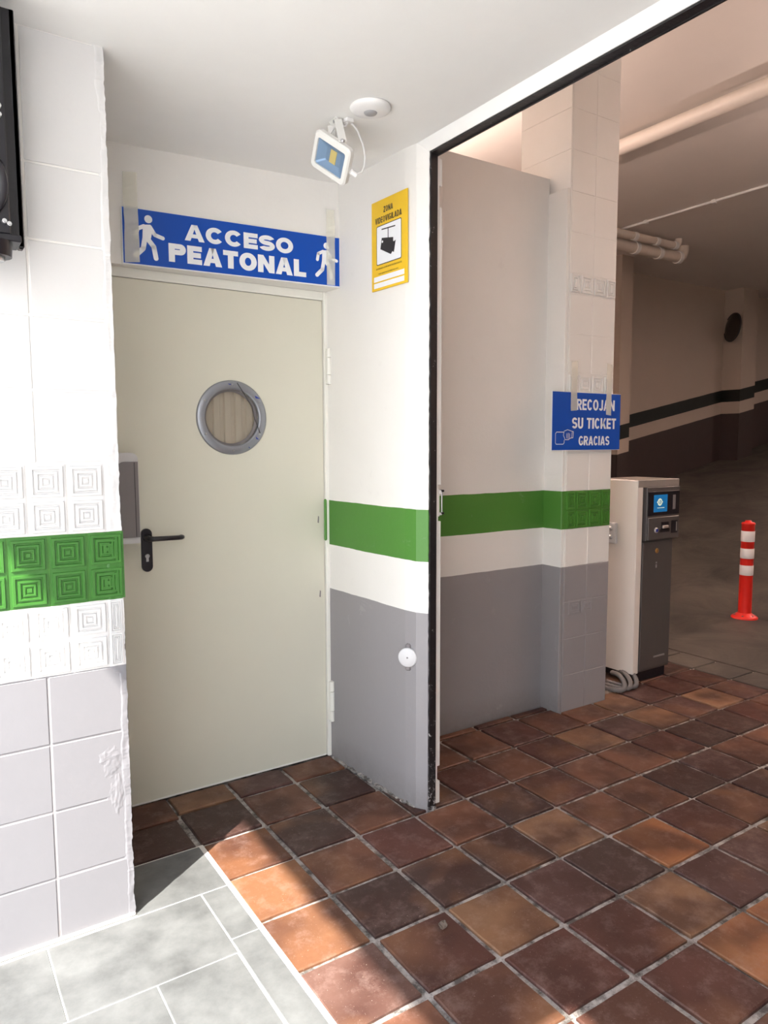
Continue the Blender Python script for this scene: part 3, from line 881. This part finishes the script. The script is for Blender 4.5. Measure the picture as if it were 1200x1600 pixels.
person(MB(), 3.18, .40, .60, -.0365).build('walking_figure', 'signwhite', bs)
def tape(name, label, x0, x1, z0, z1, y, seed, rot=(0, 0, 0), loc=(0, 0, 0), mat='tape'):
    mb = MB(); n = 16; vs = []
    for k in range(n + 1):
        t = k / n; z = z0 + (z1 - z0) * t
        a = .012 * mn.noise(Vector((seed, z * 4, 0))); b = .012 * mn.noise(Vector((seed, z * 4, 5)))
        w = .006 * mn.noise(Vector((seed, z * 9, 9)))
        vs += [(x0 + a, y + w, z + .015 * math.sin(seed * 3)), (x1 + b, y - w, z - .015 * math.sin(seed * 3))]
    mb.add(vs, [(2 * k, 2 * k + 1, 2 * k + 3, 2 * k + 2) for k in range(n)])
    o = mb.build(name, mat); o.location = [c * U for c in loc]; o.rotation_euler = rot
    return tag(o, label, 'tape', None)
tape('tape_strip', 'wide faded masking tape over the walking figure beside the tiled corner', .035, .235, .03, 1.28, -.046, 1.3, (0, 0, ang), (-.42, .435, 8.20))
tape('tape_strip', 'narrow cream masking tape strip at the alcove corner end of the long blue sign', 3.19, 3.34, .02, 1.22, -.046, 2.1, (0, 0, ang), (-.42, .435, 8.20))

# yellow CCTV notice on the alcove side wall (faces -x)
wa = math.atan2(-.11, 2.15)
ys = thing('warning_sign', 'yellow ZONA VIDEOVIGILADA camera notice on the white side wall', 'sign', (3.04, -.81, 7.965), (0, 0, -math.pi / 2 + .051))
W_, H_ = .885, 1.325
MB().cbox(0, -.012, 0, W_, .01, H_, .003).build('panel', 'yellow', ys)
lettering('ZONA', .235, .085, 'black', ys, .43, 1.165, -.014, .26, .14)
lettering('VIDEOVIGILADA', .66, .088, 'black', ys, .43, 1.03, -.014, .26, .14)
pn = MB().prism(rbox(.13, .37, .755, .95, .03), -.012, -.0135, 'y').build('picture_border', 'black', ys)
MB().prism(rbox(.142, .382, .743, .938, .022), -.0135, -.0145, 'y').build('picture_field', 'signwhite', ys)
ci = MB()
strokes(ci, [[(.27, .885), (.60, .865)]], .018, -.0155)
strokes(ci, [[(.43, .87), (.43, .62)]], .018, -.0165)
flat(ci, [(.27, .76), (.56, .71), (.555, .655), (.58, .645), (.62, .66), (.575, .49), (.535, .51), (.50, .475), (.235, .60)], -.0175)
ci.build('camera_symbol', 'black', ys)
disc(MB(), .29, .70, .018, -.019).build('camera_eye', 'signwhite', ys)
text_obj('lettering', 'LEY ORGANICA 15/1999 DE PROTECCION DE DATOS', .64, .024, 'black', ys, .44, .318, -.014, bold=.015)
text_obj('lettering', 'PUEDE EJERCITAR SUS DERECHOS ANTE:', .50, .024, 'black', ys, .43, .238, -.014, bold=.015)
MB().box(.06, -.0145, .13, .82, -.012, .205).build('blank_field', 'signwhite', ys)
MB().box(.06, -.0145, .035, .82, -.012, .108).build('blank_field', 'signwhite', ys)

# ticket sign taped to the pier
ts = thing('ticket_sign', 'small blue RECOJAN SU TICKET GRACIAS sign taped to the tiled pier', 'sign', (7.51, -.34, 5.478))
MB().cbox(-.005, -.015, -.006, 2.045, .0, 1.166, .004).build('backing', 'signwhite', ts)
MB().box(.006, -.019, .004, 2.036, -.015, 1.156).build('panel', 'blue', ts)
lettering('RECOJAN', 1.16, .22, 'signwhite', ts, 1.27, 0.92, -.021, .25, .10)
lettering('SU TICKET', 1.34, .22, 'signwhite', ts, 1.235, 0.545, -.021, .25, .10)
lettering('GRACIAS', .94, .19, 'signwhite', ts, 1.24, .19, -.021, .25, .10)
hd = MB()
strokes(hd, [[(.34, .36), (.13, .36), (.10, .33), (.10, .15), (.12, .12), (.32, .12), (.35, .15), (.35, .20)]], .014, -.021)
strokes(hd, [[(.34, .36), (.32, .30), (.36, .24), (.37, .21), (.47, .21), (.52, .24), (.60, .25), (.61, .37), (.52, .39), (.44, .41), (.34, .38)],
             [(.42, .33), (.42, .24)], [(.46, .34), (.46, .23)], [(.50, .33), (.50, .24)], [(.56, .25), (.57, .36)]], .013, -.023)
hd.build('hand_symbol', 'signwhite', ts)
tape('tape_strip', 'masking tape strip on the pier edge holding up the ticket sign', 8.02, 8.20, 6.27, 7.25, -.372, 3.3)
tape('tape_strip', 'creased masking tape strip over the letters of the ticket sign', 9.08, 9.24, 6.20, 7.25, -.372, 4.4)

# ------------------------------------------------------------------ ceiling devices
se = thing('motion_sensor', 'round white ceiling motion sensor with grey lens', 'sensor', (1.98, -2.44, CEIL))
MB().lathe([(.215, 0), (.255, -.004), (.262, -.022), (.25, -.045), (.20, -.065), (.085, -.078)], n=40).build('housing', 'pvc', se)
MB().lathe([(.085, -.078), (.075, -.092), (.04, -.10), (.005, -.102)], n=24).build('lens', 'lens', se)

Lv = Vector((.475, -.656, -.588)).normalized(); Nv = Vector((-.861, -.195, -.47)); Nv = (Nv - Lv * Nv.dot(Lv)).normalized(); Sv = Nv.cross(Lv)
if Sv.z > 0: Sv = -Sv
FM = Matrix((Lv, Sv, Nv)).transposed().to_4x4()
flo = thing('floodlight', 'white floodlight hanging on a bracket below the porch ceiling', 'floodlight', (1.70, -1.94, 9.35))
def head_ring(w, h, r, n=6):
    return rbox(-w, -h, w, h, r, n=n)
def loft(mb, rings, M, cap0=True, cap1=True, smooth=False):
    n = len(rings[0][0]); vs = []
    for pts, z in rings: vs += [M @ Vector((p[0], p[1], z)) for p in pts]
    fs = [(i * n + k, i * n + (k + 1) % n, (i + 1) * n + (k + 1) % n, (i + 1) * n + k) for i in range(len(rings) - 1) for k in range(n)]
    if cap0: fs.append(tuple(range(n))[::-1])
    if cap1: fs.append(tuple(range((len(rings) - 1) * n, len(rings) * n)))
    if M.to_3x3().determinant() < 0: fs = [f[::-1] for f in fs]
    mb.add(vs, fs, smooth); return mb
hb = MB()
loft(hb, [(head_ring(.20, .12, .05), -.14), (head_ring(.26, .19, .06), -.09), (head_ring(.30, .245, .07), -.04), (head_ring(.305, .25, .07), .03), (head_ring(.285, .23, .06), .055), (head_ring(.235, .172, .03), .055), (head_ring(.232, .17, .03), .03)], FM, True, False)
body = hb.build('lamp_housing', 'lampwhite', flo)
fins = MB()
for k in range(-4, 5):
    fins.box(k * .045 - .006, -.15, -.19, k * .045 + .006, .15, -.10, FM)
fins.build('cooling_fins', 'lampwhite', body)
loft(MB(), [(head_ring(.232, .17, .03), .03), (head_ring(.12, .09, .02), -.025)], FM, False, True).build('reflector', 'reflector', body)
MB().box(-.05, -.085, -.024, .05, .085, -.014, FM).build('led_chip', 'led', body)
loft(MB(), [(head_ring(.233, .171, .03), .038), (head_ring(.233, .171, .03), .042)], FM).build('front_glass', 'glass', body)
tip = Vector((.10, -.01, .50))   # strap top, relative
def strap(mb, p, q, w, t, side):
    d = (q - p).normalized(); s1 = (side - d * side.dot(d)).normalized(); s2 = d.cross(s1)
    vs = []
    for e in (p, q):
        for a, b in ((-1, -1), (1, -1), (1, 1), (-1, 1)): vs.append(e + s1 * a * w / 2 + s2 * b * t / 2)
    mb.add(vs, [(3, 2, 1, 0), (4, 5, 6, 7), (0, 1, 5, 4), (1, 2, 6, 5), (2, 3, 7, 6), (3, 0, 4, 7)])
pA = FM @ Vector((.10, -.262, -.02)); pB = FM @ Vector((.10, .262, -.02))
backA = Vector((.085, -.015, .49)); backB = Vector((.10, .18, .49))
yk = MB(); strap(yk, pA, backA, .10, .02, Lv); strap(yk, pB, backB, .10, .02, Lv); strap(yk, backA, backB, .10, .02, Lv)
yoke = yk.build('yoke', 'lampwhite', flo)
MB().lathe([(.028, 0), (.028, .02), (.015, .028)], n=12, M=Matrix.Translation(pA) @ FM @ Matrix.Rotation(math.radians(90), 4, 'X')).build('pivot_bolt', 'steel', yoke)
MB().tube([(.095, .07, .48), (.095, .07, .521)], .035, 12).build('mount_bolt', 'steel', yoke)
MB().tube([(.24, .0, .50), (.30, -.03, .47), (.345, -.08, .38), (.38, -.15, .20), (.395, -.18, .04), (.37, -.20, -.10), (.32, -.215, -.19), (.26, -.21, -.215), (.20, -.20, -.21)], .013, 8).build('cable', 'pvc', flo)
MB().tube([(.245, -.20, -.235), (.165, -.195, -.20)], .035, 10).build('cable_gland', 'pvc', flo)
MB().tube([(.24, 0, .50), (.16, .05, .44), (.06, .05, .40), (-.02, .02, .30), (-.06, .02, .18)], .016, 8).tube([(.24, -.04, .515), (.19, -.02, .42), (.10, .0, .43)], .016, 8).build('cable', 'pvc', flo)
MB().cbox(.17, -.10, .47, .28, .02, .518, .008).build('cable_clip', 'pvc', flo)

# ------------------------------------------------------------------ black housing high on the left wall
bh = thing('signal_housing', 'black metal housing with round lens mounted high on the white tiled wall', 'signal', (-2.078, -2.06, 7.56))
MB().cbox(-1.5, -.38, 0, 0, -.30, 2.22, .01).cbox(-.05, -.38, 0, 0, -.22, 2.22, .008).build('rear_frame', 'blackmetal', bh)
for z0, z1 in ((.1, .34), (1.0, 1.5), (1.9, 2.1)): MB().box(-.07, -.30, z0, -.02, .0, z1).build('wall_bracket', 'blackmetal', bh)
MB().cbox(-1.5, -.62, .05, -.145, -.38, 2.20, .012).build('front_door', 'blackmetal', bh)
fm = Matrix.Translation((-.62, -.62, .50)) @ RX
MB().lathe([(.45, 0), (.47, .02), (.45, .04), (.40, .02), (.30, -.0), (.0, .03)], n=40, M=fm, close=False).build('lens', 'blackplastic', bh)
for (x, z) in ((-.20, 1.20), (-.20, 1.12), (-.20, .16), (-.16, .14)):
    MB().tube([(x, -.62, z), (x, -.66, z)], .022, 8).tube([(x, -.65, z), (x, -.68, z)], .012, 6).build('bolt', 'steel', bh)
MB().cbox(-1.4, -.66, -.02, -.06, -.30, .045, .01).build('base_bracket', 'blackmetal', bh)
MB().tube([(-.30, -.56, -.02), (-.30, -.56, -.16)], [.17, .16], 20).build('cable_boss', 'blackmetal', bh)
MB().tube([(-.30, -.56, -.16), (-.30, -.56, -.20)], .10, 6).tube([(-.30, -.56, -.19), (-.30, -.56, -.25)], .035, 8).build('nut', 'steel', bh)

# round cover on the jamb
dk = thing('blanking_plate', 'round white plate screwed on the grey jamb corner', 'cover plate', (3.09, -1.70, 2.37), (0, 0, math.radians(-52)))
MB().lathe([(.150, -.01), (.150, .012), (.135, .022), (.02, .026)], n=36, M=Matrix.Translation((0, -.03, 0)) @ RX).build('plate', 'paleplastic', dk)
MB().lathe([(.014, .026), (.010, .032)], n=10, M=Matrix.Translation((0, -.03, 0)) @ RX).build('screw', 'greyplastic', dk)
MB().cbox(-.05, -.01, -.22, .04, .06, .20, .02).build('recess_box', 'greyplastic', dk)

# ------------------------------------------------------------------ ticket machine
tm = thing('ticket_machine', 'brushed steel ticket machine with lit screen behind the tiled pier', 'ticket machine', (10.655, -.014, 0))
MB().cbox(.30, .10, .0, 1.34, 1.1, .27, .01).build('plinth', 'blackmetal', tm)
MB().cbox(0, 0, .25, .20, 1.22, 4.765, .012).build('side_panel', 'beige_metal', tm)
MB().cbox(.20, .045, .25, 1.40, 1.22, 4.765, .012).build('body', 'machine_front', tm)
MB().cbox(.005, -.005, 4.60, 1.53, 1.22, 4.775, .012).build('cap', 'machine', tm)
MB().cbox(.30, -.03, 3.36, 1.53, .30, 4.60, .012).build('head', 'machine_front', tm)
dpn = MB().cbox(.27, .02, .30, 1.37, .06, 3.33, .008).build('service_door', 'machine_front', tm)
MB().lathe([(.06, 0), (.06, .015), (.03, .02)], n=16, M=Matrix.Translation((.78, .018, 3.10)) @ RX).build('door_lock', plain('brass_lock', (.35, .18, .05), .4, .6), dpn)
MB().lathe([(.02, 0), (.02, .01)], n=10, M=Matrix.Translation((.78, .02, 2.82)) @ RX).box(.765, .008, 2.70, .79, .02, 2.78).build('keyhole', 'steel', dpn)
sp_ = MB().cbox(.32, -.045, 3.94, 1.50, -.02, 4.50, .008).build('screen_panel', 'blackplastic', tm)
MB().box(.53, -.048, 4.02, 1.03, -.044, 4.42).build('screen', 'screen', sp_)
MB().box(1.24, -.049, 4.06, 1.34, -.044, 4.40).build('reader', 'greyplastic', sp_)
lg = MB()
for k in range(24):
    a0, a1 = 2 * math.pi * k / 24, 2 * math.pi * (k + 1) / 24
    for (r0, r1) in ((.055, .085),):
        lg.add([(.75 + r0 * math.cos(a0), -.050, 4.25 + r0 * math.sin(a0)), (.75 + r1 * math.cos(a0), -.050, 4.25 + r1 * math.sin(a0)), (.75 + r1 * math.cos(a1), -.050, 4.25 + r1 * math.sin(a1)), (.75 + r0 * math.cos(a1), -.050, 4.25 + r0 * math.sin(a1))], [(0, 1, 2, 3)])
flat(lg, [(.665, 4.27), (.635, 4.25), (.665, 4.23)], -.050); flat(lg, [(.835, 4.27), (.835, 4.23), (.865, 4.25)], -.050)
lg.box(.66, -.0495, 4.11, .92, -.049, 4.122)
lg.build('screen_emblem', 'glow', sp_)
text_obj('lettering', 'B', .06, .08, 'glow', sp_, .75, 4.25, -.050, bold=.02)
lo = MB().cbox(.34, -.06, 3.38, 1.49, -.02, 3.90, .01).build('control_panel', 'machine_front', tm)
MB().lathe([(.065, 0), (.065, .02), (.05, .03)], n=20, M=Matrix.Translation((.62, -.06, 3.60)) @ RX).build('button_ring', 'steel', lo)
MB().lathe([(.042, .03), (.035, .036)], n=16, M=Matrix.Translation((.62, -.06, 3.60)) @ RX).build('button', 'bluefilm', lo)
MB().box(.76, -.066, 3.54, 1.12, -.058, 3.62).box(.80, -.066, 3.60, 1.08, -.058, 3.78).build('ticket_slot', 'blackplastic', lo)
MB().cbox(.84, -.10, 3.63, 1.04, -.06, 3.70, .01).build('slot_lip', 'machine', lo)
MB().box(1.18, -.066, 3.50, 1.42, -.058, 3.80).build('coin_tray', 'blackplastic', lo)
MB().box(1.36, -.069, 3.54, 1.40, -.062, 3.76).build('tray_edge', 'steel', lo)
jb = MB().cbox(-.08, .52, 3.27, .0, .86, 3.76, .012).build('switch_box', 'paleplastic', tm)
for z in (3.42, 3.62):
    MB().lathe([(.055, 0), (.05, .02), (.02, .035)], n=14, M=Matrix.Translation((-.08, .66, z)) @ Matrix.Rotation(math.radians(-90), 4, 'Y')).build('knob', 'steel', jb)
MB().cbox(.78, .012, .53, 1.20, .021, .57, .003).build('maker_plate', 'steel', dpn)
# conduits looping from under the machine to the floor
for k in range(3):
    dx = k * .21; pts = []
    ctrl = [Vector((-.10 + dx, .50, .20)), Vector((-.28 + dx, .16, .26)), Vector((-.42 + dx, -.10, .18)), Vector((-.58 + dx, -.20, .07)), Vector((-.76 + dx, -.02, .07)), Vector((-.84 + dx, .42, .07))]
    for a in range(len(ctrl) - 1):
        p0 = ctrl[max(a - 1, 0)]; p1 = ctrl[a]; p2 = ctrl[a + 1]; p3 = ctrl[min(a + 2, len(ctrl) - 1)]
        for q in range(10):
            t = q / 10
            pts.append(.5 * ((2 * p1) + (-p0 + p2) * t + (2 * p0 - 5 * p1 + 4 * p2 - p3) * t * t + (-p0 + 3 * p1 - 3 * p2 + p3) * t ** 3))
    MB().tube(pts, [.060 if q % 2 else .048 for q in range(len(pts))], 10).build('flexible_conduit', 'conduit', tm)

# ------------------------------------------------------------------ bollard
bo = thing('traffic_bollard', 'red flexible bollard with three white bands on the dark concrete', 'bollard', (19.15, 2.24, 0))
MB().lathe([(.40, 0), (.40, .03), (.36, .07), (.25, .13), (.215, .17)], n=32).build('base', 'red', bo)
for k in range(6):
    a = math.radians(60 * k + 20)
    MB().lathe([(.03, 0), (.03, .015), (.02, .02)], c=(.31 * math.cos(a), .31 * math.sin(a), .095), n=8).build('base_bolt', 'greyplastic', bo)
MB().lathe([(.20, .15), (.195, 3.02), (.205, 3.03), (.205, 3.06), (.18, 3.09), (.10, 3.10), (.09, 3.15), (.0, 3.155)], n=32, close=False).build('post', 'red', bo)
for (z0, z1) in ((2.48, 2.82), (1.94, 2.26), (1.40, 1.72)):
    MB().lathe([(.202, z0), (.205, z0 + .005), (.205, z1 - .005), (.202, z1)], n=32, close=False).build('white_band', 'reflect', bo)

# ------------------------------------------------------------------ pipes and mirror in the garage
pz = 15.25
tp = thing('ceiling_pipe', 'thick pale pipe running along under the garage ceiling', 'pipe', (16.95, -12.95, pz))
MB().tube([(0, 0, 0), (0, 12, 0), (0, 30.9, 0)], .24, 20).build('pipe_run', 'pipe', tp)
for y in (2, 11.8, 25): MB().tube([(0, y, 0), (0, y + .3, 0)], .27, 20).box(-.04, y + .1, .22, .04, y + .2, 15.6 - pz).build('pipe_clip', 'pipe', tp)
cb = thing('ceiling_conduit', 'thin pale conduit clipped across the garage ceiling', 'conduit', (25.3, -12.95, 15.54))
MB().tube([(0, 0, 0), (0, 30.9, 0)], .055, 8).build('conduit_run', 'pvc', cb)
for y in (17.2, 20.7, 14, 24): MB().cbox(-.09, y, -.08, .09, y + .16, .06, .01).build('conduit_clip', 'pvc', cb)
for (nm, lab, y, z, r, x1) in (('drain_pipe', 'thick drain pipe with elbow nearest the column top under the garage ceiling', 12.9, 15.00, .27, 30.3), ('drain_pipe', 'slimmer drain pipe with collars hugging the garage ceiling', 12.2, 15.25, .17, 29.0)):
    dp = thing(nm, lab, 'pipe', (17.5, y, z))
    L = x1 - 17.5
    MB().tube([(0, 0, 0), (L, 0, 0), (L + r * .9, .0, r * .4), (L + r * 1.3, 0, r * 1.3), (L + r * 1.3, 0, 15.6 - z)], r, 16).build('pipe_run', 'pipe', dp)
    for t in (.55, .72, .86, .985):
        MB().tube([(L * t, 0, 0), (L * t + .25, 0, 0)], r * 1.14, 16).build('collar', 'pvc', dp)
for (fx, fy, lab) in ((8, 9, 'behind the grey-based partition'), (19, -8, 'nearest the gate opening'), (33, -1.5, 'above the foot of the ramp'), (52, 1.0, 'farthest up the ramp')):  # unseen lamps, added to brighten the garage walls and ceiling
    fl = thing('added_batten', 'unseen batten lamp added to light the garage, ' + lab, 'added lamp', (fx, fy, 14.9 if fx > 20 else 12.0))
    MB().cbox(-.25, -2.6, .05, .25, 2.6, .3, .03).box(-.02, -2.0, .3, .02, -1.9, .7 if fx > 20 else 3.6).box(-.02, 1.9, .3, .02, 2.0, .7 if fx > 20 else 3.6).build('fitting_body', 'pvc', fl)
    ld = bpy.data.lights.new('fill_light', 'AREA'); ld.shape = 'RECTANGLE'; ld.size = .4 * U; ld.size_y = 5.0 * U; ld.energy = GAR; ld.color = (1.0, .80, .70)
    ld.energy = {8: 10.0, 19: 3.0}.get(fx, GAR)
    lo_ = bpy.data.objects.new('fill_light', ld); COL.objects.link(lo_); lo_.parent = fl; lo_.location = (0, 0, -.12 * U)
    if fx < 40:      # upward fill light added to brighten the garage ceiling
        lu = bpy.data.objects.new('fill_light_upward', ld.copy()); lu.data.energy = {8: 85.0, 19: 85.0}.get(fx, GAR * 2); COL.objects.link(lu); lu.parent = fl; lu.location = (0, 0, .34 * U); lu.rotation_euler = (math.pi, 0, 0)
    MB().tube([(0, -2.5, 0), (0, 2.5, 0)], .06, 10).build('tube', 'tubeglow', fl)
mr = thing('convex_mirror', 'round dark convex traffic mirror on the far pilaster', 'mirror', (42.7, 17.0, 13.05), (0, math.radians(-90), 0))
mrm = Matrix.Rotation(math.radians(-28), 4, 'X') @ Matrix.Rotation(math.radians(6), 4, 'Y')
MB().lathe([(.0, .62), (.3, .60), (.6, .53), (.88, .42)], n=40, M=mrm, close=False).build('mirror_glass', 'mirror', mr)
MB().lathe([(.88, .42), (.93, .44), (.95, .38), (.90, .34), (.0, .30)], n=40, M=mrm, close=False).build('rim', 'blackplastic', mr)
MB().tube([(0, 0, 0), (0, 0, .36)], .08, 10).build('bracket', 'blackmetal', mr)

# crumpled leaf on the tiles
lf = MB(); vs = []
for a in range(7):
    for b in range(5):
        vs.append((a / 6 * .16 - .08, (b / 4 - .5) * .11 * math.sin(math.pi * (a + .6) / 7.2), .012 + .035 * abs(mn.noise(Vector((a * .9, b * .9, 2))))))
lf.add(vs, [(a * 5 + b, a * 5 + 5 + b, a * 5 + 6 + b, a * 5 + 1 + b) for a in range(6) for b in range(4)])
o = lf.build('dry_leaf', 'leaf'); o.location = (1.777 * U, -4.254 * U, 0); o.rotation_euler = (0, 0, .7)
tag(o, 'small crumpled brown leaf lying on a dark floor tile', 'leaf')
